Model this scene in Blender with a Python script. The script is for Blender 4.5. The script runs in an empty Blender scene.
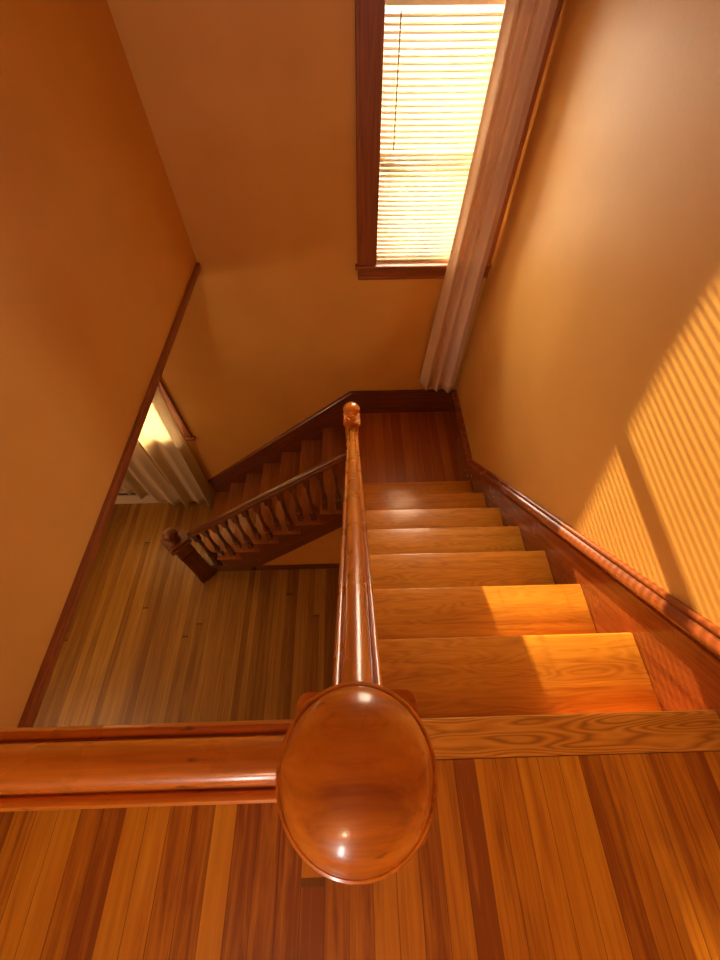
import bpy, bmesh, math, random
from math import sin, cos, pi, radians as rad
from mathutils import Matrix, Vector, noise

random.seed(7)
sc = bpy.context.scene
COL = sc.collection

# ------------------------------------------------------------------ camera
PITCH, YAW, ROLL, FPX = 0.9901, -0.0232, -0.0034, 390.5
cp, sp = cos(PITCH), sin(PITCH)
rows = Matrix(((1, 0, 0), (0, sp, cp), (0, cp, -sp)))          # right, up, forward
Yw = Matrix(((cos(YAW), -sin(YAW), 0), (sin(YAW), cos(YAW), 0), (0, 0, 1)))
rows = rows @ Yw.transposed()
Ro = Matrix(((cos(ROLL), sin(ROLL), 0), (-sin(ROLL), cos(ROLL), 0), (0, 0, 1)))
rows = Ro @ rows
cam = bpy.data.objects.new('camera', bpy.data.cameras.new('camera'))
COL.objects.link(cam)
rx, up, fw = rows[0], rows[1], rows[2]
cam.matrix_world = Matrix(((rx[0], up[0], -fw[0], -0.0175), (rx[1], up[1], -fw[1], -0.0337),
                           (rx[2], up[2], -fw[2], 1.1598), (0, 0, 0, 1)))
cam.data.sensor_fit = 'VERTICAL'
cam.data.sensor_height = 36
cam.data.lens = FPX / 960 * 36
cam.data.clip_start = 0.01
sc.camera = cam

# ------------------------------------------------------------------ exposure, world, lights
sc.view_settings.view_transform = 'Standard'
sc.view_settings.look = 'None'
sc.view_settings.gamma = 1
sc.view_settings.use_curve_mapping = False
sc.view_settings.exposure = 0.52

w = bpy.data.worlds.new('sky')
sc.world = w
w.use_nodes = True
bg = w.node_tree.nodes['Background']
bg.inputs[0].default_value = (1.0, 0.86, 0.62, 1)
bg.inputs[1].default_value = 1.2

def lamp(name, kind, loc, energy, color, **kw):
    d = bpy.data.lights.new(name, kind)
    d.energy = energy
    d.color = color
    for k, v in kw.items():
        setattr(d, k, v)
    o = bpy.data.objects.new(name, d)
    COL.objects.link(o)
    o.location = loc
    return o

SUN_DIR = Vector((0.158, -1.0, -0.124)).normalized()
sun = lamp('sun', 'SUN', (-1, 6, 3), 17.0, (1.0, 0.72, 0.36), angle=rad(0.45))
sun.rotation_euler = SUN_DIR.to_track_quat('-Z', 'Y').to_euler()

# daylight falling in through the stair window and the lower window
a = lamp('daylight_stair_window', 'AREA', (0.42, 2.82, 0.40), 47, (1.0, 0.84, 0.62), shape='RECTANGLE', size=0.55, size_y=1.1)
a.rotation_euler = (rad(-90), 0, 0)
a = lamp('daylight_lower_window', 'AREA', (-2.65, 2.85, -1.35), 110, (1.0, 0.86, 0.62), shape='RECTANGLE', size=1.7, size_y=1.2)
a.rotation_euler = (rad(-90), 0, 0)
a = lamp('daylight_hall_window', 'AREA', (-0.76, -3.0, 1.35), 20, (1.0, 0.93, 0.86), shape='RECTANGLE', size=0.27, size_y=0.8)
a.rotation_euler = (rad(90), 0, 0)
# lamp of the upper hall, and an added fill brightening the lower room
lamp('hall_lamp_light', 'POINT', (-0.55, -2.1, 2.12), 15, (1.0, 0.70, 0.42), shadow_soft_size=0.06)
lamp('foyer_fill_light', 'POINT', (-3.8, -0.3, -0.80), 28, (1.0, 0.78, 0.50), shadow_soft_size=0.2)

# ------------------------------------------------------------------ materials
def new_mat(name):
    m = bpy.data.materials.new(name)
    m.use_nodes = True
    nt = m.node_tree
    return m, nt, nt.nodes['Principled BSDF']

def N(nt, t, **kw):
    n = nt.nodes.new(t)
    for k, v in kw.items():
        setattr(n, k, v)
    return n

def math_node(nt, op, a, b=None):
    n = N(nt, 'ShaderNodeMath', operation=op)
    for i, v in enumerate((a, b)):
        if v is None:
            continue
        if isinstance(v, (int, float)):
            n.inputs[i].default_value = v
        else:
            nt.links.new(v, n.inputs[i])
    return n.outputs[0]

def ramp(nt, src, stops):
    r = N(nt, 'ShaderNodeValToRGB')
    el = r.color_ramp.elements
    while len(el) < len(stops):
        el.new(0.5)
    for e, (p, c) in zip(el, stops):
        e.position = p
        e.color = (*c, 1)
    nt.links.new(src, r.inputs[0])
    return r.outputs[0]

def paint(name, col, col2, rough=0.55, bump=0.02, scale=3.0):
    m, nt, b = new_mat(name)
    tc = N(nt, 'ShaderNodeTexCoord')
    n = N(nt, 'ShaderNodeTexNoise')
    n.inputs['Scale'].default_value = scale
    n.inputs['Detail'].default_value = 5
    nt.links.new(tc.outputs['Object'], n.inputs['Vector'])
    c = ramp(nt, n.outputs['Fac'], [(0.3, col), (0.7, col2)])
    nt.links.new(c, b.inputs['Base Color'])
    b.inputs['Roughness'].default_value = rough
    n2 = N(nt, 'ShaderNodeTexNoise')
    n2.inputs['Scale'].default_value = 60
    n2.inputs['Detail'].default_value = 6
    nt.links.new(tc.outputs['Object'], n2.inputs['Vector'])
    b.inputs['Specular IOR Level'].default_value = 0.35
    bp = N(nt, 'ShaderNodeBump')
    bp.inputs['Strength'].default_value = 0.25
    bp.inputs['Distance'].default_value = bump * 0.1
    nt.links.new(n2.outputs['Fac'], bp.inputs['Height'])
    nt.links.new(bp.outputs[0], b.inputs['Normal'])
    return m

def wood(name, dark, mid, light, axis='X', rough=0.28, coat=0.5, grain=1.0, boards=None, cathedral=0.0, gloss_noise=0.1, rot=None, wear=0.0):
    """varnished wood; grain runs along the object's axis. boards=(across axis, width): strip floor"""
    m, nt, b = new_mat(name)
    L = nt.links
    tc = N(nt, 'ShaderNodeTexCoord')
    vec = tc.outputs['Object']
    if rot:
        mr = N(nt, 'ShaderNodeMapping')
        mr.inputs['Rotation'].default_value = rot
        L.new(vec, mr.inputs['Vector'])
        vec = mr.outputs[0]
    rnd = None
    if boards:
        ax, wd, ln = boards
        sep = N(nt, 'ShaderNodeSeparateXYZ')
        L.new(vec, sep.inputs[0])
        u = math_node(nt, 'DIVIDE', sep.outputs[ax], wd)
        idx = math_node(nt, 'FLOOR', u)
        along = 'Y' if ax == 'X' else 'X'
        wn0 = N(nt, 'ShaderNodeTexWhiteNoise', noise_dimensions='1D')
        L.new(idx, wn0.inputs['W'])
        v = math_node(nt, 'ADD', math_node(nt, 'DIVIDE', sep.outputs[along], ln), wn0.outputs['Value'])
        idy = math_node(nt, 'FLOOR', v)
        cmb = N(nt, 'ShaderNodeCombineXYZ')
        L.new(idx, cmb.inputs[0]); L.new(idy, cmb.inputs[1])
        wn = N(nt, 'ShaderNodeTexWhiteNoise', noise_dimensions='3D')
        L.new(cmb.outputs[0], wn.inputs['Vector'])
        rnd = wn.outputs['Value']
        off = N(nt, 'ShaderNodeVectorMath', operation='SCALE')
        L.new(wn.outputs['Color'], off.inputs[0]); off.inputs['Scale'].default_value = 30
        add = N(nt, 'ShaderNodeVectorMath', operation='ADD')
        L.new(vec, add.inputs[0]); L.new(off.outputs[0], add.inputs[1])
        vec = add.outputs[0]
        fr = math_node(nt, 'FRACT', u)
        e1 = math_node(nt, 'LESS_THAN', fr, 0.028)
        fv = math_node(nt, 'FRACT', v)
        e2 = math_node(nt, 'LESS_THAN', fv, 0.0016)
        gap = math_node(nt, 'MAXIMUM', e1, e2)
    mp = N(nt, 'ShaderNodeMapping')
    s = {'X': (1.6, 30, 30), 'Y': (30, 1.6, 30), 'Z': (30, 30, 1.6)}[axis]
    mp.inputs['Scale'].default_value = [k * grain for k in s]
    L.new(vec, mp.inputs['Vector'])
    n1 = N(nt, 'ShaderNodeTexNoise')
    n1.inputs['Scale'].default_value = 1.0
    n1.inputs['Detail'].default_value = 7
    n1.inputs['Roughness'].default_value = 0.62
    n1.inputs['Distortion'].default_value = 0.6
    L.new(mp.outputs[0], n1.inputs['Vector'])
    fac = n1.outputs['Fac']
    if cathedral:
        mp2 = N(nt, 'ShaderNodeMapping')
        s2 = {'X': (4, 34, 34), 'Y': (34, 4, 34), 'Z': (34, 34, 4)}[axis]
        mp2.inputs['Scale'].default_value = s2
        L.new(vec, mp2.inputs['Vector'])
        n3 = N(nt, 'ShaderNodeTexNoise')
        n3.inputs['Scale'].default_value = 0.55
        n3.inputs['Detail'].default_value = 1.5
        L.new(mp2.outputs[0], n3.inputs['Vector'])
        rings = math_node(nt, 'FRACT', math_node(nt, 'MULTIPLY', n3.outputs['Fac'], 16.0))
        rings = math_node(nt, 'ABSOLUTE', math_node(nt, 'SUBTRACT', rings, 0.5))
        fac = math_node(nt, 'ADD', math_node(nt, 'MULTIPLY', fac, 1 - cathedral * 0.5),
                        math_node(nt, 'MULTIPLY', rings, cathedral))
    if rnd is not None:
        fac = math_node(nt, 'ADD', math_node(nt, 'MULTIPLY', fac, 0.85),
                        math_node(nt, 'MULTIPLY', math_node(nt, 'SUBTRACT', rnd, 0.42), 0.42))
    col = ramp(nt, fac, [(0.28, dark), (0.5, mid), (0.75, light)])
    if boards:
        mx = N(nt, 'ShaderNodeMix', data_type='RGBA')
        L.new(math_node(nt, 'MULTIPLY', gap, 0.75), mx.inputs['Factor'])
        L.new(col, mx.inputs['A'])
        mx.inputs['B'].default_value = (dark[0] * .25, dark[1] * .22, dark[2] * .2, 1)
        col = mx.outputs['Result']
    if wear:
        mw = N(nt, 'ShaderNodeMapping')
        mw.inputs['Scale'].default_value = {'X': (22, 90, 90), 'Y': (90, 22, 90), 'Z': (90, 90, 22)}[axis]
        L.new(tc.outputs['Object'], mw.inputs['Vector'])
        nw = N(nt, 'ShaderNodeTexNoise')
        nw.inputs['Scale'].default_value = 1.0
        nw.inputs['Detail'].default_value = 3
        L.new(mw.outputs[0], nw.inputs['Vector'])
        wf = ramp(nt, nw.outputs['Fac'], [(0.66, (0, 0, 0)), (0.74, (1, 1, 1))])
        mxw = N(nt, 'ShaderNodeMix', data_type='RGBA')
        L.new(math_node(nt, 'MULTIPLY', wf, wear), mxw.inputs['Factor'])
        L.new(col, mxw.inputs['A'])
        mxw.inputs['B'].default_value = (0.09, 0.02, 0.006, 1)
        col = mxw.outputs['Result']
    L.new(col, b.inputs['Base Color'])
    # uneven varnish
    n4 = N(nt, 'ShaderNodeTexNoise')
    n4.inputs['Scale'].default_value = 9
    n4.inputs['Detail'].default_value = 4
    L.new(tc.outputs['Object'], n4.inputs['Vector'])
    r = math_node(nt, 'ADD', rough - gloss_noise / 2, math_node(nt, 'MULTIPLY', n4.outputs['Fac'], gloss_noise))
    L.new(r, b.inputs['Roughness'])
    b.inputs['Coat Weight'].default_value = coat
    b.inputs['Coat Roughness'].default_value = max(0.06, rough * 0.5)
    bp = N(nt, 'ShaderNodeBump')
    bp.inputs['Strength'].default_value = 0.22
    bp.inputs['Distance'].default_value = 0.0015
    L.new(n1.outputs['Fac'], bp.inputs['Height'])
    nrm = bp.outputs[0]
    if boards:
        bp2 = N(nt, 'ShaderNodeBump')
        bp2.invert = True
        bp2.inputs['Strength'].default_value = 0.5
        bp2.inputs['Distance'].default_value = 0.002
        L.new(gap, bp2.inputs['Height'])
        L.new(nrm, bp2.inputs['Normal'])
        nrm = bp2.outputs[0]
    L.new(nrm, b.inputs['Normal'])
    return m

M = {}
M['wall'] = paint('ochre_wall_paint', (0.68, 0.36, 0.078), (0.74, 0.40, 0.095), 0.50)
M['ceiling'] = paint('cream_ceiling_paint', (0.72, 0.52, 0.30), (0.76, 0.56, 0.34), 0.7)
for ax in 'XYZ':
    M['rail' + ax] = wood('varnished_rail_wood_' + ax, (0.36, 0.085, 0.009), (0.70, 0.225, 0.017), (0.88, 0.35, 0.036), ax, 0.28, 0.5, 1.6, wear=0.8)
    M['trim' + ax] = wood('dark_red_trim_wood_' + ax, (0.08, 0.018, 0.006), (0.16, 0.038, 0.009), (0.26, 0.072, 0.017), ax, 0.30, 0.5, 1.3)
    M['case' + ax] = wood('window_casing_wood_' + ax, (0.16, 0.040, 0.010), (0.27, 0.075, 0.017), (0.38, 0.12, 0.03), ax, 0.45, 0.15, 1.3)
M['rakeY'] = wood('raked_trim_wood', (0.15, 0.032, 0.008), (0.27, 0.066, 0.013), (0.38, 0.11, 0.022), 'Y', 0.26, 0.6, 1.3, rot=(math.atan(0.866), 0, 0))
M['rakeX'] = wood('raked_dark_trim_wood', (0.10, 0.022, 0.007), (0.17, 0.040, 0.010), (0.25, 0.07, 0.016), 'X', 0.30, 0.5, 1.3, rot=(0, math.atan(0.819), 0))
M['tread'] = wood('oak_tread_wood', (0.46, 0.150, 0.012), (0.66, 0.255, 0.020), (0.78, 0.34, 0.034), 'X', 0.33, 0.45, 1.0, cathedral=0.35)
M['border'] = wood('oak_border_wood', (0.38, 0.135, 0.012), (0.62, 0.25, 0.024), (0.76, 0.35, 0.045), 'X', 0.35, 0.35, 1.0, cathedral=0.8)
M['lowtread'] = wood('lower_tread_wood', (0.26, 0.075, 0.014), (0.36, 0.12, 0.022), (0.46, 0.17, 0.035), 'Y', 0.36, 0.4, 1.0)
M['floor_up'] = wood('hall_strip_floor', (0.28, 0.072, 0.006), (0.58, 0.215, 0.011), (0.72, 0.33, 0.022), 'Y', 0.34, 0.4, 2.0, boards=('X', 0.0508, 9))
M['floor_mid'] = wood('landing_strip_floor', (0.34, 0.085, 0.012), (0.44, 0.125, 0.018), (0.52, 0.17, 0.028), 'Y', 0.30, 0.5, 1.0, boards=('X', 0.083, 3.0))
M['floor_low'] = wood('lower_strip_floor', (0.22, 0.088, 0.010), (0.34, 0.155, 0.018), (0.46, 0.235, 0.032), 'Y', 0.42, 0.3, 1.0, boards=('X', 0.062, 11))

def plain(name, col, rough=0.5, metal=0.0):
    m, nt, b = new_mat(name)
    tc = N(nt, 'ShaderNodeTexCoord')
    n = N(nt, 'ShaderNodeTexNoise')
    n.inputs['Scale'].default_value = 25
    nt.links.new(tc.outputs['Object'], n.inputs['Vector'])
    c = ramp(nt, n.outputs['Fac'], [(0.3, [k * 0.93 for k in col]), (0.7, col)])
    nt.links.new(c, b.inputs['Base Color'])
    b.inputs['Roughness'].default_value = rough
    b.inputs['Metallic'].default_value = metal
    return m

M['white'] = plain('white_enamel', (0.78, 0.72, 0.60), 0.4)
M['slot'] = plain('dark_slot', (0.03, 0.025, 0.02), 0.7)
M['brass'] = plain('dark_bronze', (0.16, 0.08, 0.035), 0.35, 0.8)
M['ground'] = plain('dry_lawn', (0.85, 0.78, 0.50), 0.95)
M['fixture'] = plain('cream_glass', (0.8, 0.75, 0.65), 0.3)

def cloth(name, col, trans, weave=260, rough=0.8):
    m, nt, b = new_mat(name)
    out = nt.nodes['Material Output']
    tc = N(nt, 'ShaderNodeTexCoord')
    n = N(nt, 'ShaderNodeTexNoise')
    n.inputs['Scale'].default_value = weave
    nt.links.new(tc.outputs['Object'], n.inputs['Vector'])
    c = ramp(nt, n.outputs['Fac'], [(0.3, [k * 0.88 for k in col]), (0.7, col)])
    nt.links.new(c, b.inputs['Base Color'])
    b.inputs['Roughness'].default_value = rough
    t = N(nt, 'ShaderNodeBsdfTranslucent')
    nt.links.new(c, t.inputs['Color'])
    mx = N(nt, 'ShaderNodeMixShader')
    mx.inputs[0].default_value = trans
    nt.links.new(b.outputs[0], mx.inputs[1])
    nt.links.new(t.outputs[0], mx.inputs[2])
    nt.links.new(mx.outputs[0], out.inputs['Surface'])
    return m

M['curtain'] = cloth('dusty_pink_satin', (0.86, 0.64, 0.47), 0.08, rough=0.45)
M['sheer'] = cloth('cream_sheer', (0.92, 0.82, 0.64), 0.38)
M['slat'] = cloth('white_slat_vinyl', (0.84, 0.72, 0.55), 0.22, 5, 0.5)

m, nt, b = new_mat('window_glass')
out = nt.nodes['Material Output']
tr = N(nt, 'ShaderNodeBsdfTransparent'); gl = N(nt, 'ShaderNodeBsdfGlossy'); gl.inputs['Roughness'].default_value = 0.02
fr = N(nt, 'ShaderNodeFresnel'); mx = N(nt, 'ShaderNodeMixShader')
nt.links.new(fr.outputs[0], mx.inputs[0]); nt.links.new(tr.outputs[0], mx.inputs[1]); nt.links.new(gl.outputs[0], mx.inputs[2])
nt.links.new(mx.outputs[0], out.inputs['Surface'])
M['glass'] = m

# ------------------------------------------------------------------ mesh helpers
def add_box(bm, x0, x1, y0, y1, z0, z1, bevel=0.0, mtx=None):
    x0, x1 = min(x0, x1), max(x0, x1); y0, y1 = min(y0, y1), max(y0, y1); z0, z1 = min(z0, z1), max(z0, z1)
    r = bmesh.ops.create_cube(bm, size=1.0)
    vs = r['verts']
    for v in vs:
        v.co = Vector(((x0 + x1) / 2 + v.co.x * (x1 - x0), (y0 + y1) / 2 + v.co.y * (y1 - y0), (z0 + z1) / 2 + v.co.z * (z1 - z0)))
    if bevel:
        es = list({e for v in vs for e in v.link_edges})
        rb = bmesh.ops.bevel(bm, geom=es, offset=bevel, segments=2, affect='EDGES', profile=0.5)
        vs = list({v for f in rb['faces'] for v in f.verts} | {v for v in vs if v.is_valid})
    if mtx is not None:
        bmesh.ops.transform(bm, matrix=mtx, verts=[v for v in vs if v.is_valid])
    return vs

def add_prism(bm, pts, t0, t1, plane='XZ'):
    """extrude a 2D polygon; XZ -> along Y, YZ -> along X, XY -> along Z"""
    def mk(p, t):
        a, b_ = p
        return {'XZ': (a, t, b_), 'YZ': (t, a, b_), 'XY': (a, b_, t)}[plane]
    v0 = [bm.verts.new(mk(p, t0)) for p in pts]
    v1 = [bm.verts.new(mk(p, t1)) for p in pts]
    n = len(pts)
    bm.faces.new(v0); bm.faces.new(v1[::-1])
    for i in range(n):
        bm.faces.new((v0[i], v0[(i + 1) % n], v1[(i + 1) % n], v1[i]))

def add_lathe(bm, prof, cx=0, cy=0, seg=32):
    """prof: list of (radius, z)"""
    rings = []
    for r, z in prof:
        if r < 1e-5:
            rings.append([bm.verts.new((cx, cy, z))])
        else:
            rings.append([bm.verts.new((cx + r * cos(2 * pi * i / seg), cy + r * sin(2 * pi * i / seg), z)) for i in range(seg)])
    for a_, b_ in zip(rings, rings[1:]):
        for i in range(seg):
            j = (i + 1) % seg
            if len(a_) == 1 and len(b_) == 1:
                continue
            if len(a_) == 1:
                bm.faces.new((a_[0], b_[i], b_[j]))
            elif len(b_) == 1:
                bm.faces.new((a_[i], b_[0], a_[j]))
            else:
                bm.faces.new((a_[i], a_[j], b_[j], b_[i]))
    if len(rings[0]) > 1:
        bm.faces.new(rings[0])
    if len(rings[-1]) > 1:
        bm.faces.new(rings[-1])

def obj(name, bm, mat, parent=None, smooth=False, ang=40, origin=None):
    bmesh.ops.recalc_face_normals(bm, faces=bm.faces)
    if origin is not None:
        bmesh.ops.translate(bm, verts=bm.verts, vec=-Vector(origin))
    me = bpy.data.meshes.new(name)
    bm.to_mesh(me); bm.free()
    me.materials.append(mat)
    o = bpy.data.objects.new(name, me)
    COL.objects.link(o)
    if origin is not None:
        o.location = origin
    if smooth:
        for p in me.polygons:
            p.use_smooth = True
        me.set_sharp_from_angle(angle=rad(ang))
    if parent is not None:
        o.parent = parent
    return o

def tag(o, label, cat, group=None):
    o['label'] = label; o['category'] = cat
    if group:
        o['group'] = group
    return o

def thing(name, label, cat, loc=(0, 0, 0), group=None, rz=0):
    o = bpy.data.objects.new(name, None)
    COL.objects.link(o)
    o.location = loc
    o.rotation_euler = (0, 0, rz)
    o.empty_display_size = 0.1
    return tag(o, label, cat, group)

def struct(name, bm, mat, parent=None, **kw):
    o = obj(name, bm, mat, parent, **kw)
    if parent is None:
        o['kind'] = 'structure'
    return o

def B():
    return bmesh.new()

# ------------------------------------------------------------------ dimensions
R1, T1 = 0.2, 0.2309            # upper flight rise, run
XW = 0.8906                     # right end of the treads (face of skirt board)
XR = 0.908                      # right wall
YB = 2.5538                     # back wall
YS = YB - 0.018                 # face of back skirt
ZL = -1.6                       # landing
R2, T2 = 0.1925, 0.235          # lower flight
X0L = -0.09                     # landing nosing, lower flight
ZF = ZL - 8 * R2                # lower floor, -3.14
XL = -1.005                     # left wall of the stair hall
YO = 1.57                       # outer side of the lower flight
YN = 1.625                      # line of lower balusters
WX0, WX1, WZ0, WZ1 = 0.155, 0.80, -0.20, 0.93
WO = 0.122                      # rough opening on the left      # stair window opening
LX0, LX1, LZ0, LZ1 = -3.45, -1.78, -1.90, -0.75    # lower window opening

# ------------------------------------------------------------------ walls
b_ = B()
def wall_back_box(x0, x1, z0, z1):
    add_box(b_, x0, x1, YB, YB + 0.14, z0, z1)
# around the two openings
wall_back_box(-4.2, LX0, ZF - .1, 2.5)
wall_back_box(LX0, LX1, ZF - .1, LZ0)
wall_back_box(LX0, LX1, LZ1, 2.5)
wall_back_box(LX1, WO, ZF - .1, 2.5)
wall_back_box(WO, WX1, ZF - .1, WZ0)
wall_back_box(WO, WX1, WZ1, 2.5)
wall_back_box(WX1, XR + 0.14, ZF - .1, 2.5)
struct('wall_back', b_, M['wall'])
b_ = B(); add_box(b_, XR, XR + 0.14, -2.8, YB, ZF - .1, 2.5); struct('wall_right', b_, M['wall'])
b_ = B(); add_box(b_, XL - 0.14, XL, -2.8, YB, -0.168, 2.5); struct('wall_left', b_, M['wall'])
b_ = B()
HX0, HX1, HZ0, HZ1 = -0.89, -0.62, 0.95, 1.75
for q in ((-4.2, HX0, ZF - .1, 2.5), (HX1, XR + .14, ZF - .1, 2.5), (HX0, HX1, ZF - .1, HZ0), (HX0, HX1, HZ1, 2.5)):
    add_box(b_, q[0], q[1], -2.94, -2.8, q[2], q[3])
struct('wall_front', b_, M['wall'])
b_ = B(); add_box(b_, -4.34, -4.2, -2.8, YB + .14, ZF - .1, 0); struct('wall_lower_left', b_, M['wall'])
b_ = B(); add_box(b_, XL - .14, XR + .14, -2.94, YB + .14, 2.5, 2.6); struct('ceiling', b_, M['ceiling'])
b_ = B()
add_box(b_, -4.2, XL - 0.146, 0.0, YB, -0.29, -0.24)
add_box(b_, -4.2, XR, -2.8, -0.0, -0.29, -0.24)
struct('ceiling_lower', b_, M['ceiling'])
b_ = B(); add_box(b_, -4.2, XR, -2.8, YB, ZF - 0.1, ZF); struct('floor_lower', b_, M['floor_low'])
b_ = B(); add_box(b_, XL, XR, -2.8, -0.087, -0.2, 0.0); struct('floor', b_, M['floor_up'])
b_ = B(); add_box(b_, -0.055, XW + 0.001, 1.60, YS + .001, ZL - 0.16, ZL); add_box(b_, X0L, -0.055, 1.60, YS + .001, ZL - 0.035, ZL, 0.008)
struct('floor_landing', b_, M['floor_mid'])

# border board along the top of the stairwell, with rounded nosing
b_ = B()
add_box(b_, -1.0, XW + 0.012, -0.087, 0.0, -0.032, 0.0006, 0.006)
struct('trim_1', b_, M['border'])
b_ = B(); add_box(b_, XL, -0.06, -0.03, -0.012, -0.235, -0.034, 0.003); struct('trim_2', b_, M['railX'])   # fascia of the well

# casing under the left wall
b_ = B()
add_box(b_, XL - 0.145, XL + 0.012, 0.0, YS, -0.218, -0.168, 0.006)
add_box(b_, XL - 0.002, XL + 0.022, 0.0, YS, -0.186, -0.166, 0.006)
struct('trim_3', b_, M['caseY'])

# walls that close the space under the flights
b_ = B()
add_prism(b_, [(0.0, ZF), (0.0, -0.24), (0.05, -0.42), (1.60, -0.42 - 1.55 * 0.866), (1.60, ZF)], -0.045, -0.015, 'YZ')
struct('wall_under_stairs_right', b_, M['wall'])
b_ = B()
def nose2(x):
    return ZL - (R2 / T2) * (X0L - x)
add_prism(b_, [(-1.16, ZF), (-0.045, ZF), (-0.045, nose2(-0.045) - 0.42), (-1.16, ZF + 0.07)], YO + 0.03, YO + 0.05, 'XZ')
struct('wall_under_stairs_back', b_, M['wall'])
b_ = B()
add_box(b_, -1.20, -0.046, YO + 0.012, YO + 0.0295, ZF, ZF + 0.11, 0.004)
struct('baseboard_under_stairs', b_, M['trimX'])

# landing baseboards: back and right
BH = 0.275
b_ = B()
add_box(b_, -0.03, XW, YS, YB, ZL, ZL + BH - 0.02)
add_box(b_, -0.03, XW, YS - 0.012, YB, ZL + BH - 0.022, ZL + BH, 0.004)
struct('baseboard_back', b_, M['trimX'])

b_ = B()
add_box(b_, XR - 0.016, XR - 0.0005, -2.78, -0.452, 0.0005, 0.20, 0.003)
add_box(b_, XR - 0.024, XR - 0.0005, -2.78, -0.452, 0.2005, 0.225, 0.004)
struct('baseboard_right', b_, M['trimY'])
b_ = B()
add_box(b_, XL + 0.0005, XL + 0.016, -2.78, -0.092, 0.0005, 0.20, 0.003)
add_box(b_, XL + 0.0005, XL + 0.024, -2.78, -0.092, 0.2005, 0.225, 0.004)
struct('baseboard_left', b_, M['trimY'])

# ------------------------------------------------------------------ upper flight
st = thing('staircase', 'upper flight of glossy honey oak stairs descending to the landing under the window', 'staircase', (0.42, 0, 0))
def child(name, bm, mat, parent, **kw):
    o = obj(name, bm, mat, None, **kw)
    o.parent = parent
    o.matrix_parent_inverse = Matrix.Translation(-Vector(parent.location)) if parent.type == 'EMPTY' and parent.rotation_euler.z == 0 else Matrix()
    return o
for k in range(1, 8):
    y1 = k * T1; z = -k * R1
    b_ = B()
    add_box(b_, -0.065, XW - 0.0005, y1 - T1 - 0.02, y1, z - 0.028, z, 0.006)
    child('tread', b_, M['tread'], st, smooth=True)
for k in range(0, 8):
    y1 = k * T1 - 0.022
    b_ = B()
    zt = -k * R1 - (0.028 if k else 0.032)
    add_box(b_, -0.045 if k else -0.045, XW - 0.0005, y1 - 0.018, y1, -(k + 1) * R1 + 0.0005, zt - 0.0005)
    child('riser', b_, M['lowtread'], st)
# outer stringer (on the well side)
b_ = B()
pts = [(0.0, -0.24)]
for k in range(8):
    pts += [(k * T1 - 0.022, -k * R1 - 0.034), (k * T1 - 0.022, -(k + 1) * R1 - 0.030)]
pts[0] = (-0.022, -0.42 + 0.02)
pts += [(1.598, ZL - 0.03), (1.598, ZL - 0.3)]
add_prism(b_, pts, -0.056, -0.0455, 'YZ')
child('stringer', b_, M['trimY'], st)
# wall skirt board with moulded cap on the right
SL = R1 / T1
def cap_low(y):
    return 0.175 - SL * y
YT = (0.175 + 1.32) / SL + 0.0
b_ = B()
zb = ZL + BH - 0.02
add_prism(b_, [(-0.45, 0.0), (-0.087, 0.0), (0.0, -0.25), (1.60, -0.25 - SL * 1.60), (1.62, ZL), (YS, ZL), (YS, zb), (YT + 0.05, zb), (-0.08, cap_low(-0.08) + 0.03), (-0.45, cap_low(-0.08) + 0.03)], XW, XR - 0.0005, 'YZ')
skirt = child('skirt_board', b_, M['rakeY'], st)
# moulding profile swept along the top of the skirt
def sweep(bm, prof, path, width_dir):
    """prof: list of (out, up); path: points; out along width_dir, up perpendicular to path in its plane"""
    n = len(path)
    rings = []
    for i, p in enumerate(path):
        p = Vector(p)
        d0 = (p - Vector(path[i - 1])).normalized() if i else None
        d1 = (Vector(path[i + 1]) - p).normalized() if i < n - 1 else None
        d = (d0 + d1).normalized() if d0 and d1 else (d0 or d1)
        wd = Vector(width_dir)
        u = wd.cross(d).normalized()
        if u.z < 0:
            u = -u
        sc_ = 1.0 / max(0.3, d.dot(d1 if d1 else d0))
        rings.append([bm.verts.new(p + wd * a_ + u * c_ * sc_) for a_, c_ in prof])
    m_ = len(prof)
    for r0, r1 in zip(rings, rings[1:]):
        for i in range(m_):
            bm.faces.new((r0[i], r0[(i + 1) % m_], r1[(i + 1) % m_], r1[i]))
    bm.faces.new(rings[0]); bm.faces.new(rings[-1][::-1])
capprof = [(-0.017, 0.0), (-0.017, 0.076), (-0.004, 0.077), (0.002, 0.073), (0.0035, 0.067), (0.0005, 0.0625), (0.0005, 0.060), (0.008, 0.056), (0.017, 0.050), (0.0225, 0.041), (0.0225, 0.032),
           (0.016, 0.024), (0.009, 0.019), (0.0065, 0.012), (0.0105, 0.009), (0.0105, 0.002), (0.004, 0.0)]
b_ = B()
sweep(b_, capprof, [(XW, -0.45, cap_low(-0.12)), (XW, -0.12, cap_low(-0.12)), (XW, YT, zb - 0.045), (XW, YS - 0.0, zb - 0.045)], (-1, 0, 0))
# keep the flat part thinner than the raking part
child('cap_moulding', b_, M['rakeY'], st, smooth=True, ang=50)

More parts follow.
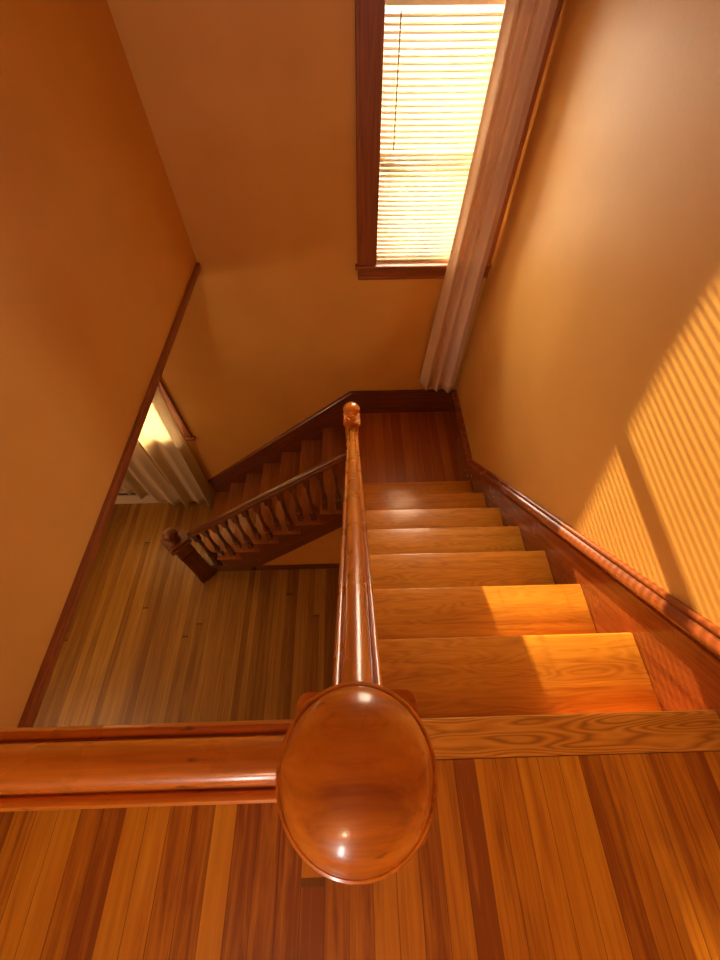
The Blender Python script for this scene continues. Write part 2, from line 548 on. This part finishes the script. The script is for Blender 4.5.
# ------------------------------------------------------------------ lower flight
st2 = thing('staircase', 'lower flight of darker brown stairs along the back wall down to the ground floor', 'staircase', (-0.9, 2.0, ZF))
def nx(m_):
    return X0L - T2 * m_
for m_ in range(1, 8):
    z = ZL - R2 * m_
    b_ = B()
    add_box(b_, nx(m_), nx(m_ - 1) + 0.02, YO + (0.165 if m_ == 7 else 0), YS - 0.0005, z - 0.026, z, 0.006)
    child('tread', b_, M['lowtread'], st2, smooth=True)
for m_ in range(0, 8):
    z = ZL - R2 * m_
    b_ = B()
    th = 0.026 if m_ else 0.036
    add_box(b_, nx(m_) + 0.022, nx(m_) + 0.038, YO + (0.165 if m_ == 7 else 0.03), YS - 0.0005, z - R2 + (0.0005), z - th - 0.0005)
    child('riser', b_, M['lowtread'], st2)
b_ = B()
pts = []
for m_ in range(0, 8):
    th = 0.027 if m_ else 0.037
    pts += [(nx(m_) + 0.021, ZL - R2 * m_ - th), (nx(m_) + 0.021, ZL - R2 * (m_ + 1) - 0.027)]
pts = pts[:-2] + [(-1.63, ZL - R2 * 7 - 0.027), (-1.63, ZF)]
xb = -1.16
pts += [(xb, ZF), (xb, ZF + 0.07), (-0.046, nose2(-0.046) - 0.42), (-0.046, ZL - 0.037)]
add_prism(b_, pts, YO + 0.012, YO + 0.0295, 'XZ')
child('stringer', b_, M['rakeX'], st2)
b_ = B()
def sk2(x):
    return nose2(x) + 0.235
zbk = ZL + BH
xt = -0.03
add_prism(b_, [(xt, ZL - 0.25), (xt, zbk - 0.012), (-1.748, sk2(-1.748)), (-1.748, ZF), (-1.60, ZF)], YS, YB, 'XZ')
child('skirt_board', b_, M['rakeX'], st2)
b_ = B()
prof2 = [(-0.018, -0.012), (-0.018, 0.016), (-0.004, 0.018), (0.006, 0.012), (0.012, 0.004), (0.010, -0.006), (0.0, -0.012)]
sweep(b_, prof2, [(-1.748, YS, sk2(-1.748)), (xt, YS, zbk - 0.012)], (0, -1, 0))
child('cap_moulding', b_, M['rakeX'], st2, smooth=True)

# ------------------------------------------------------------------ newel posts
def rounded_plate(bm, half, z0, z1, rad_=0.012):
    pts = []
    for cx, cy, a0 in ((1, 1, 0), (-1, 1, 90), (-1, -1, 180), (1, -1, 270)):
        for i in range(5):
            a_ = rad(a0 + i * 22.5)
            pts.append((cx * (half - rad_) + rad_ * cos(a_), cy * (half - rad_) + rad_ * sin(a_)))
    add_prism(bm, pts, z0, z1, 'XY')

def newel(label, loc, h, group=None):
    """h: height of ball centre over the base"""
    t = thing('newel_post', label, 'newel post', loc, group)
    hp = h - 0.092                                    # underside of the cap plate
    b_ = B()
    add_box(b_, -0.041, 0.041, -0.041, 0.041, hp - 0.27, hp - 0.0005, 0.003)
    add_box(b_, -0.041, 0.041, -0.041, 0.041, 0.0, 0.20, 0.003)
    add_lathe(b_, [(0.036, 0.20), (0.036, 0.208), (0.026, 0.215), (0.032, 0.226), (0.037, 0.27), (0.035, 0.33), (0.026, 0.40),
                   (0.023, hp - 0.33), (0.031, hp - 0.31), (0.027, hp - 0.30), (0.034, hp - 0.285), (0.036, hp - 0.27)], seg=28)
    obj('post', b_, M['railZ'], t, smooth=True)
    b_ = B()
    rounded_plate(b_, 0.0505, hp, hp + 0.010, 0.010)
    rounded_plate(b_, 0.046, hp + 0.0101, hp + 0.020, 0.012)
    obj('cap_plate', b_, M['railX'], t, smooth=True)
    b_ = B()
    zc = h
    R = 0.0475
    prof = [(0.022, hp + 0.0205), (0.028, hp + 0.026), (0.024, hp + 0.034), (0.030, zc - 0.037)]
    for i in range(0, 6):
        a_ = rad(-50 + i * 10)
        prof.append((R * cos(a_), zc + R * 0.9 * sin(a_)))
    # bead round the widest part
    prof += [(R + 0.0006, zc + 0.000), (R + 0.0014, zc + 0.002), (R + 0.0008, zc + 0.004), (R - 0.0006, zc + 0.0049), (R - 0.0018, zc + 0.0044)]
    for i in range(1, 13):
        a_ = rad(6 + i * 7)
        prof.append(((R - 0.0010) * cos(a_), zc + 0.0015 + 0.034 * sin(a_)))
    prof[-1] = (0.0, zc + 0.0362)
    add_lathe(b_, prof, seg=72)
    obj('ball_finial', b_, M['railX'], t, smooth=True, ang=35)
    return t

NX, NY = -0.0205, -0.0515
newel('glossy newel post with large round cap in the foreground at the top of the stairs', (NX, NY, 0.0012), 0.862, )
newel('newel post with small round finial at the landing corner', (-0.029, 1.555, ZL + 0.0), 1.09)

# big square starting newel, turned 45 degrees
sn = thing('newel_post', 'stout square newel post with carved top standing on the ground floor', 'newel post', (-1.742, 1.572, ZF), None, rad(45))
b_ = B()
add_box(b_, -.092, .092, -.092, .092, 0, .14, .004)
obj('plinth', b_, M['trimZ'], sn)
b_ = B()
add_box(b_, -.080, .080, -.080, .080, .1405, .64, .003)
obj('shaft', b_, M['trimZ'], sn)
b_ = B()
add_box(b_, -.086, .086, -.086, .086, .6405, .655, .004)
add_box(b_, -.080, .080, -.080, .080, .655, .83, .003)
add_box(b_, -.088, .088, -.088, .088, .83, .842, .004)
obj('upper_block', b_, M['trimZ'], sn)
b_ = B()
add_box(b_, -.108, .108, -.108, .108, .8425, .868, .006)
add_box(b_, -.085, .085, -.085, .085, .868, .882, .005)
obj('cap_plate', b_, M['trimX'], sn)
b_ = B()
add_lathe(b_, [(.050, .8825), (.056, .892), (.040, .905), (.032, .93), (.036, .95)], seg=24)
# carved bud: lobed ball
seg, rg = 40, 16
rings = []
for j in range(rg + 1):
    th = pi * j / rg
    ring = []
    for i in range(seg):
        ph = 2 * pi * i / seg
        lob = 1 + 0.10 * abs(sin(4 * ph + (0.5 if j > 8 else 0))) * sin(th)
        r_ = 0.064 * sin(th) * lob
        ring.append(b_.verts.new((r_ * cos(ph), r_ * sin(ph), .998 - 0.058 * cos(th))))
    rings.append(ring)
for r0, r1 in zip(rings, rings[1:]):
    for i in range(seg):
        b_.faces.new((r0[i], r0[(i + 1) % seg], r1[(i + 1) % seg], r1[i]))
add_lathe(b_, [(.022, 1.050), (.024, 1.060), (.015, 1.067), (0, 1.070)], seg=20)
bmesh.ops.remove_doubles(b_, verts=b_.verts, dist=1e-5)
obj('carved_finial', b_, M['trimZ'], sn, smooth=True, ang=60)

# ------------------------------------------------------------------ handrails and balusters
railprof = [(-.021, -.050), (-.021, -.040), (-.0290, -.036), (-.0297, -.028), (-.0290, -.0215), (-.0265, -.0175), (-.0225, -.0170), (-.0205, -.0185), (-.0192, -.0222), (-.0184, -.0222),
            (-.0176, -.0165), (-.0160, -.0095), (-.0125, -.0040), (-.0070, -.0010), (0, 0)]
railprof = railprof + [(-a_, c_) for a_, c_ in railprof[-2::-1]]

def rail_between(name, p0, p1, mat, parent, scale=1.0, end_cut=None):
    p0, p1 = Vector(p0), Vector(p1)
    d = p1 - p0
    L_ = d.length
    xax = d.normalized()
    yax = Vector((0, 0, 1)).cross(xax).normalized()
    zax = xax.cross(yax)
    b_ = B()
    # plumb cut ends
    sl = xax.z / max(1e-6, math.hypot(xax.x, xax.y))
    r0 = [b_.verts.new((c_ * scale * sl, a_ * scale, c_ * scale)) for a_, c_ in railprof]
    r1 = [b_.verts.new((L_ + c_ * scale * sl, a_ * scale, c_ * scale)) for a_, c_ in railprof]
    n = len(railprof)
    for i in range(n):
        b_.faces.new((r0[i], r0[(i + 1) % n], r1[(i + 1) % n], r1[i]))
    b_.faces.new(r0); b_.faces.new(r1[::-1])
    o = obj(name, b_, mat, None, smooth=True, ang=50)
    mw = Matrix((( xax.x, yax.x, zax.x, p0.x), (xax.y, yax.y, zax.y, p0.y), (xax.z, yax.z, zax.z, p0.z), (0, 0, 0, 1)))
    o.parent = parent
    o.matrix_basis = Matrix.Translation(-Vector(parent.location)) @ mw
    return o

def baluster_bm(h, hw=0.016, top_slope=0.0, slope_axis='Y', bulge=1.0):
    b_ = B()
    kb = min(0.11, h * 0.16)
    kt = min(0.13, h * 0.18)
    add_box(b_, -hw, hw, -hw, hw, 0, kb)
    vs = add_box(b_, -hw, hw, -hw, hw, h - kt, h)
    for v in vs:
        if v.co.z > h - 1e-4:
            v.co.z += top_slope * (v.co.y if slope_axis == 'Y' else v.co.x)
    q = h - kt - kb
    pr = [(hw * .95, 0), (hw * .95, .012), (hw * .6, .02), (hw * .8, .035), (hw * 1.15 * bulge, .16), (hw * 1.1 * bulge, .22), (hw * .72, .36), (hw * .66, .5),
          (hw * .74, .75), (hw * .80, .93), (hw * .95, .95), (hw * .7, .965), (hw * .95, .985), (hw * .95, 1.0)]
    add_lathe(b_, [(r_, kb + q * t) for r_, t in pr], seg=16)
    return b_

RX = NX
rail_grp = None
# sloping railing of the upper flight
rl = thing('stair_railing', 'glossy orange handrail sloping down beside the upper stairs to the landing', 'railing', (RX, 0.7, -0.6))
ztop = lambda y: 0.69 - SL * y
rail_between('handrail', (RX, NY + 0.0415, ztop(NY + 0.0415)), (RX - 0.005, 1.513, ztop(1.513)), M['railX'], rl)
for k in range(1, 8):
    for j, fy in enumerate((0.055, 0.170)):
        y = k * T1 - fy
        if y > 1.48:
            continue
        z0 = -k * R1
        h = ztop(y) - 0.052 * (1 + 0.34) - z0 + 0.002
        o = obj('baluster', baluster_bm(h, 0.0155, -SL), M['railZ'], rl, smooth=True)
        o.location = Vector((RX - 0.001, y, z0 + 0.0005)) - Vector(rl.location)
# level railing over the well
rb = thing('balcony_railing', 'level handrail with worn moulded edges running left over the stairwell', 'railing', (-0.5, NY, 0.0))
rail_between('handrail', (XL + 0.001, NY + 0.002, 0.746), (NX - 0.0415, NY + 0.002, 0.746), M['railX'], rb, 1.05)
for i in range(8):
    x = -0.15 - i * 0.108
    o = obj('baluster', baluster_bm(0.745 - 0.053 - 0.001, 0.0155), M['railZ'], rb, smooth=True)
    o.location = Vector((x, NY, 0.001)) - Vector(rb.location)
# railing of the lower flight
rw = thing('stair_railing', 'dark railing with turned balusters descending left along the lower stairs', 'railing', (-0.9, YN, -2.3))
zt2 = lambda x: -0.90 + 0.815 * x
rail_between('handrail', (-1.63, YN, zt2(-1.63)), (-0.0705, YN - 0.03, zt2(-0.0705)), M['trimX'], rw, 1.15)
for m_ in range(1, 8):
    for fx in (0.045, 0.163):
        x = nx(m_) + fx
        if x < -1.60 or x > -0.1:
            continue
        z0 = ZL - R2 * m_
        h = zt2(x) - 0.060 * 1.29 - z0 + 0.003
        o = obj('baluster', baluster_bm(h, 0.0235, 0.815, 'X', 1.12), M['trimZ'], rw, smooth=True)
        o.location = Vector((x, YN, z0 + 0.0005)) - Vector(rw.location)
# one short baluster between the landing edge and the landing newel
x = -0.125 + 0.0

# ------------------------------------------------------------------ stair window
wn = thing('window_1', 'x', 'window', ((WX0 + WX1) / 2, YB, WZ0))
del wn['label'], wn['category']
wn['kind'] = 'structure'
def wchild(name, bm, mat, **kw):
    return child(name, bm, mat, wn, **kw)
b_ = B()
CW = 0.125
add_box(b_, WX0 - CW, WX0, YB - 0.020, YB - 0.0005, WZ0, WZ1 + 0.02, 0.004)
add_box(b_, WX0 - CW - 0.002, WX0 - CW + 0.018, YB - 0.028, YB - 0.0005, WZ0, WZ1 + 0.02, 0.004)
wchild('casing', b_, M['caseZ'])
b_ = B()
add_box(b_, WX1, XR - 0.002, YB - 0.020, YB - 0.0005, WZ0, WZ1 + 0.02, 0.004)
wchild('casing', b_, M['caseZ'])
b_ = B()
add_box(b_, WX0 - CW - 0.01, XR - 0.002, YB - 0.024, YB - 0.0005, WZ1 + 0.0205, WZ1 + 0.14, 0.004)
wchild('head_casing', b_, M['caseX'])
b_ = B()
add_box(b_, WX0 - CW - 0.014, XR - 0.001, YB - 0.045, YB + 0.05, WZ0 - 0.024, WZ0 - 0.0005, 0.006)
wchild('sill', b_, M['caseX'])
b_ = B()
add_box(b_, WX0 - CW + 0.002, XR - 0.001, YB - 0.018, YB - 0.0005, WZ0 - 0.095, WZ0 - 0.0245, 0.004)
add_box(b_, WX0 - CW + 0.002, XR - 0.001, YB - 0.024, YB - 0.0005, WZ0 - 0.100, WZ0 - 0.080, 0.004)
wchild('apron', b_, M['caseX'])
# sashes
def sash(x0, x1, z0, z1, y, stile, name='sash'):
    b_ = B()
    add_box(b_, x0, x0 + stile, y, y + 0.03, z0, z1)
    add_box(b_, x1 - stile, x1, y, y + 0.03, z0, z1)
    add_box(b_, x0 + stile, x1 - stile, y, y + 0.03, z0, z0 + 0.035)
    add_box(b_, x0 + stile, x1 - stile, y, y + 0.03, z1 - 0.035, z1)
    s = wchild(name, b_, M['white'])
    b_ = B()
    add_box(b_, x0 + stile + .0005, x1 - stile - .0005, y + 0.013, y + 0.016, z0 + 0.0355, z1 - 0.0355)
    g = obj('pane', b_, M['glass'], None)
    g.parent = s
    g.matrix_parent_inverse = Matrix()
    return s
MR = 0.331
sash(WO + 0.001, WX1 - 0.001, WZ0 + 0.001, MR + 0.032, YB + 0.055, 0.022)
sash(WO + 0.001, WX1 - 0.001, MR - 0.032, WZ1 - 0.001, YB + 0.088, 0.022)
b_ = B()
add_box(b_, WO + .0005, WO + 0.006, YB + 0.0, YB + 0.0545, WZ0, WZ1)
add_box(b_, WX1 - 0.006, WX1 - .0005, YB + 0.0, YB + 0.0545, WZ0, WZ1)
add_box(b_, WO + .0065, WX1 - 0.0065, YB + 0.0, YB + 0.0545, WZ1 - 0.01, WZ1 - 0.0005)
wchild('jamb', b_, M['caseZ'])

# venetian blind
bl = thing('window_blind', 'white venetian blind with narrow slats and tilt wand in the stair window', 'window blind', ((WX0 + WX1) / 2, YB + 0.02, WZ0))
BX0, BX1 = WX0 + 0.003, WX1 - 0.012
b_ = B()
add_box(b_, BX0, BX1, YB + 0.006, YB + 0.036, WZ1 - 0.052, WZ1 - 0.0115, 0.003)
child('headrail', b_, M['slat'], bl)
b_ = B()
pitch = 0.0242
zz = WZ0 + 0.034
tilt = rad(23)
ns = 0
while zz < WZ1 - 0.06:
    # slightly crowned slat of 25 mm, room edge down
    prev = None
    for i in range(5):
        t = i / 4 - 0.5
        yy = 0.0245 * t
        crown = 0.0022 * (1 - (2 * t) ** 2)
        py = YB + 0.021 + yy * cos(tilt) - crown * sin(tilt)
        pz = zz + yy * sin(tilt) + crown * cos(tilt)
        vv = [b_.verts.new((BX0, py, pz)), b_.verts.new((BX1, py, pz))]
        if prev:
            b_.faces.new((prev[0], prev[1], vv[1], vv[0]))
        prev = vv
    zz += pitch
    ns += 1
o = child('slats', b_, M['slat'], bl, smooth=True, ang=80)
sm = o.modifiers.new('thickness', 'SOLIDIFY'); sm.thickness = 0.0006
b_ = B()
add_box(b_, BX0, BX1, YB + 0.010, YB + 0.034, WZ0 + 0.002, WZ0 + 0.016, 0.003)
child('bottom_rail', b_, M['slat'], bl)
b_ = B()
for x in (BX0 + 0.055, BX1 - 0.055, (BX0 + BX1) / 2):
    for y in (YB + 0.0085, YB + 0.0335):
        add_box(b_, x - 0.0006, x + 0.0006, y - 0.0006, y + 0.0006, WZ0 + 0.016, WZ1 - 0.052)
child('ladder_cord', b_, M['slat'], bl)
b_ = B()
add_lathe(b_, [(0.0, 0.385), (0.0035, 0.388), (0.0035, 0.86), (0.002, 0.865), (0.0, 0.866)], BX0 + 0.068, YB + 0.001, 10)
child('tilt_wand', b_, plain('wand_plastic', (0.35, 0.28, 0.2), 0.3), bl, smooth=True)

# ------------------------------------------------------------------ curtains
def curtain(name, label, x0a, x1a, ztop_, x0b, x1b, zbot, y0, depth, folds, mat, seed=0, nz=26, zb_fn=None, group=None, ext=0):
    rnd = random.Random(seed)
    ph = rnd.random() * 6
    b_ = B()
    nxs = folds * 14
    fw_ = [0.6 + rnd.random() * 0.8 for _ in range(folds)]
    tot = sum(fw_)
    cum = [0]
    for f in fw_:
        cum.append(cum[-1] + f / tot)
    grid = []
    for i in range(nxs + 1):
        s = i / nxs
        k = max(j for j in range(folds) if cum[j] <= s + 1e-9) if s < 1 else folds - 1
        loc = (s - cum[k]) / (cum[k + 1] - cum[k])
        prof = 0.5 - 0.5 * cos(2 * pi * loc)           # 0 at valleys
        prof = prof ** 0.8
        amp = depth * (0.75 + 0.35 * sin(k * 2.1 + ph))
        colv = []
        for j in range(nz + 1):
            t = j / nz
            x = (x0a + (x0b - x0a) * t ** 1.3) * (1 - s) + (x1a + (x1b - x1a) * t ** 1.3) * s
            y = y0 - amp * prof * (0.8 + 0.35 * t) + 0.004 * sin(9 * t + k * 2 + s * 4)
            x += 0.10 * (cum[k + 1] - cum[k]) * (x1a - x0a) * sin(2 * pi * loc) * 0.6 + 0.003 * sin(5 * t + k)
            zb = zbot + (zb_fn(s) if zb_fn else 0) + 0.006 * sin(k * 3 + 1) - 0.012 * prof
            z = ztop_ + (zb - ztop_) * t
            colv.append(b_.verts.new((x, y, z)))
        grid.append(colv)
    for c0, c1 in zip(grid, grid[1:]):
        for j in range(nz):
            b_.faces.new((c0[j], c1[j], c1[j + 1], c0[j + 1]))
    o = obj(name, b_, mat, None, smooth=True, ang=180, origin=((x0b + x1b) / 2, y0, zbot))
    s_ = o.modifiers.new('thickness', 'SOLIDIFY'); s_.thickness = 0.0015
    return tag(o, label, 'curtain', group)

cu = curtain('curtain', 'narrow dusty pink curtain gathered at the right side of the stair window', 0.660, 0.872, 1.10, 0.560, 0.868, -1.292, 2.505, 0.055, 3, M['curtain'], 3,
             zb_fn=lambda s: 0.10 * (1 - s) ** 1.5)
rd = thing('curtain_rod', 'dark curtain rod above the stair window', 'curtain rod', (0.45, 2.475, 1.12))
b_ = B()
v = add_lathe(b_, [(0, -0.42), (0.014, -0.415), (0.016, -0.40), (0.008, -0.39), (0.008, 0.40), (0.0, 0.40)], seg=14)
o = obj('rod', b_, M['brass'], rd, smooth=True); o.rotation_euler = (0, rad(90), 0)
b_ = B(); add_box(b_, -0.30, -0.285, 0.006, 0.076, -0.01, 0.01); obj('bracket', b_, M['brass'], rd)

# lower curtains, window and heater
curtain('curtain', 'cream sheer curtain right of the lower window, hanging to the floor beside the lower stairs', -2.16, -1.655, -0.62, -2.18, -1.775, ZF + 0.05, 2.50, 0.10, 3, M['sheer'], 11)
curtain('curtain', 'wide cream sheer curtain behind the left wall edge, ending above the white heater', -3.55, -2.17, -0.62, -3.50, -2.19, ZF + 0.35, 2.49, 0.085, 8, M['sheer'], 5,
        zb_fn=lambda s: -0.30 * max(0, min(1, (s - 0.70) / 0.15)))
w2 = thing('window_2', 'x', 'window', ((LX0 + LX1) / 2, YB, LZ0))
del w2['label'], w2['category']
w2['kind'] = 'structure'
b_ = B()
add_box(b_, LX1, LX1 + 0.125, YB - 0.022, YB - 0.0005, LZ0 - 0.0, LZ1, 0.004)
child('casing', b_, M['caseZ'], w2)
b_ = B()
add_box(b_, LX0 - 0.11, LX0, YB - 0.022, YB - 0.0005, LZ0, LZ1, 0.004)
child('casing', b_, M['caseZ'], w2)
b_ = B(); add_box(b_, LX0 - 0.12, LX1 + 0.135, YB - 0.03, YB - 0.0005, LZ1 + .0005, LZ1 + 0.11, 0.004)
child('head_casing', b_, M['caseX'], w2)
b_ = B(); add_box(b_, LX0 - 0.13, LX1 + 0.15, YB - 0.045, YB + 0.05, LZ0 - 0.03, LZ0 - 0.0005, 0.006)
child('sill', b_, M['caseX'], w2)
b_ = B()
add_box(b_, LX0 + .001, LX0 + .04, YB + .055, YB + .085, LZ0 + .001, LZ1 - .001)
add_box(b_, LX1 - .04, LX1 - .001, YB + .055, YB + .085, LZ0 + .001, LZ1 - .001)
add_box(b_, LX0 + .04, LX1 - .04, YB + .055, YB + .085, LZ0 + .001, LZ0 + .045)
add_box(b_, LX0 + .04, LX1 - .04, YB + .055, YB + .085, LZ1 - .045, LZ1 - .001)
add_box(b_, (LX0 + LX1) / 2 - .02, (LX0 + LX1) / 2 + .02, YB + .055, YB + .085, LZ0 + .045, LZ1 - .045)
s = child('sash', b_, M['white'], w2)
b_ = B(); add_box(b_, LX0 + .0405, (LX0 + LX1) / 2 - .0205, YB + .068, YB + .071, LZ0 + .0455, LZ1 - .0455)
g = obj('pane', b_, M['glass'], None); g.parent = s; g.matrix_parent_inverse = Matrix()
b_ = B(); add_box(b_, (LX0 + LX1) / 2 + .0205, LX1 - .0405, YB + .068, YB + .071, LZ0 + .0455, LZ1 - .0455)
g = obj('pane', b_, M['glass'], None); g.parent = s; g.matrix_parent_inverse = Matrix()

ht = thing('baseboard_heater', 'long white baseboard heater with a dark slot on the floor under the cream curtains', 'heater', (-2.85, 2.50, ZF))
b_ = B()
add_box(b_, -3.75, -2.10, 2.505, 2.553, ZF + 0.001, ZF + 0.19, 0.003)
add_box(b_, -3.75, -2.10, 2.535, 2.553, ZF + 0.19, ZF + 0.27)
add_box(b_, -3.75, -2.10, 2.510, 2.553, ZF + 0.245, ZF + 0.275, 0.003)
child('body', b_, M['white'], ht)
b_ = B()
add_box(b_, -3.70, -2.15, 2.522, 2.5348, ZF + 0.1905, ZF + 0.2445)
child('fin_slot', b_, M['slot'], ht)

# hall window behind the view
w3 = thing('window_3', 'x', 'window', ((HX0 + HX1) / 2, -2.8, HZ0))
del w3['label'], w3['category']
w3['kind'] = 'structure'
b_ = B()
for q in ((HX0 - .1, HX0, HZ0 - .1, HZ1 + .1), (HX1, HX1 + .1, HZ0 - .1, HZ1 + .1), (HX0, HX1, HZ0 - .1, HZ0), (HX0, HX1, HZ1, HZ1 + .1)):
    add_box(b_, q[0], q[1], -2.7995, -2.78, q[2], q[3], 0.003)
child('casing', b_, M['caseZ'], w3)
b_ = B()
for q in ((HX0 + .001, HX0 + .03, HZ0 + .001, HZ1 - .001), (HX1 - .03, HX1 - .001, HZ0 + .001, HZ1 - .001), (HX0 + .03, HX1 - .03, HZ0 + .001, HZ0 + .03),
          (HX0 + .03, HX1 - .03, HZ1 - .03, HZ1 - .001), (HX0 + .03, HX1 - .03, 1.33, 1.36)):
    add_box(b_, q[0], q[1], -2.88, -2.85, q[2], q[3])
child('sash', b_, M['white'], w3)

# ------------------------------------------------------------------ hall lamp behind the view, and a fixture added for the foyer fill
def ceiling_lamp(label, x, y, zc, drop):
    t = thing('ceiling_lamp', label, 'ceiling lamp', (x, y, zc))
    b_ = B(); add_lathe(b_, [(0.07, -0.0005), (0.07, -0.015), (0.05, -0.03), (0.012, -0.035), (0.012, -drop)], seg=24)
    obj('canopy', b_, M['brass'], t, smooth=True)
    b_ = B(); add_lathe(b_, [(0.012, -drop - .0005), (0.10, -drop - 0.01), (0.14, -drop - 0.035), (0.138, -drop - 0.037), (0.098, -drop - 0.014), (0.0, -drop - 0.005)], seg=32)
    obj('lamp_shade', b_, M['fixture'], t, smooth=True)
    return t
ceiling_lamp('cream glass ceiling lamp of the upper hall', -0.55, -2.1, 2.5, 0.22)
ceiling_lamp('added cream glass fixture for the unseen fill light of the ground floor room', -3.8, -0.3, -0.291, 0.25)  # added out of view, only accompanies the lower room's fill light

b_ = B(); add_box(b_, -14, 12, YB + 0.5, 30, -3.9, -3.75); o = struct('ground', b_, M['ground'])
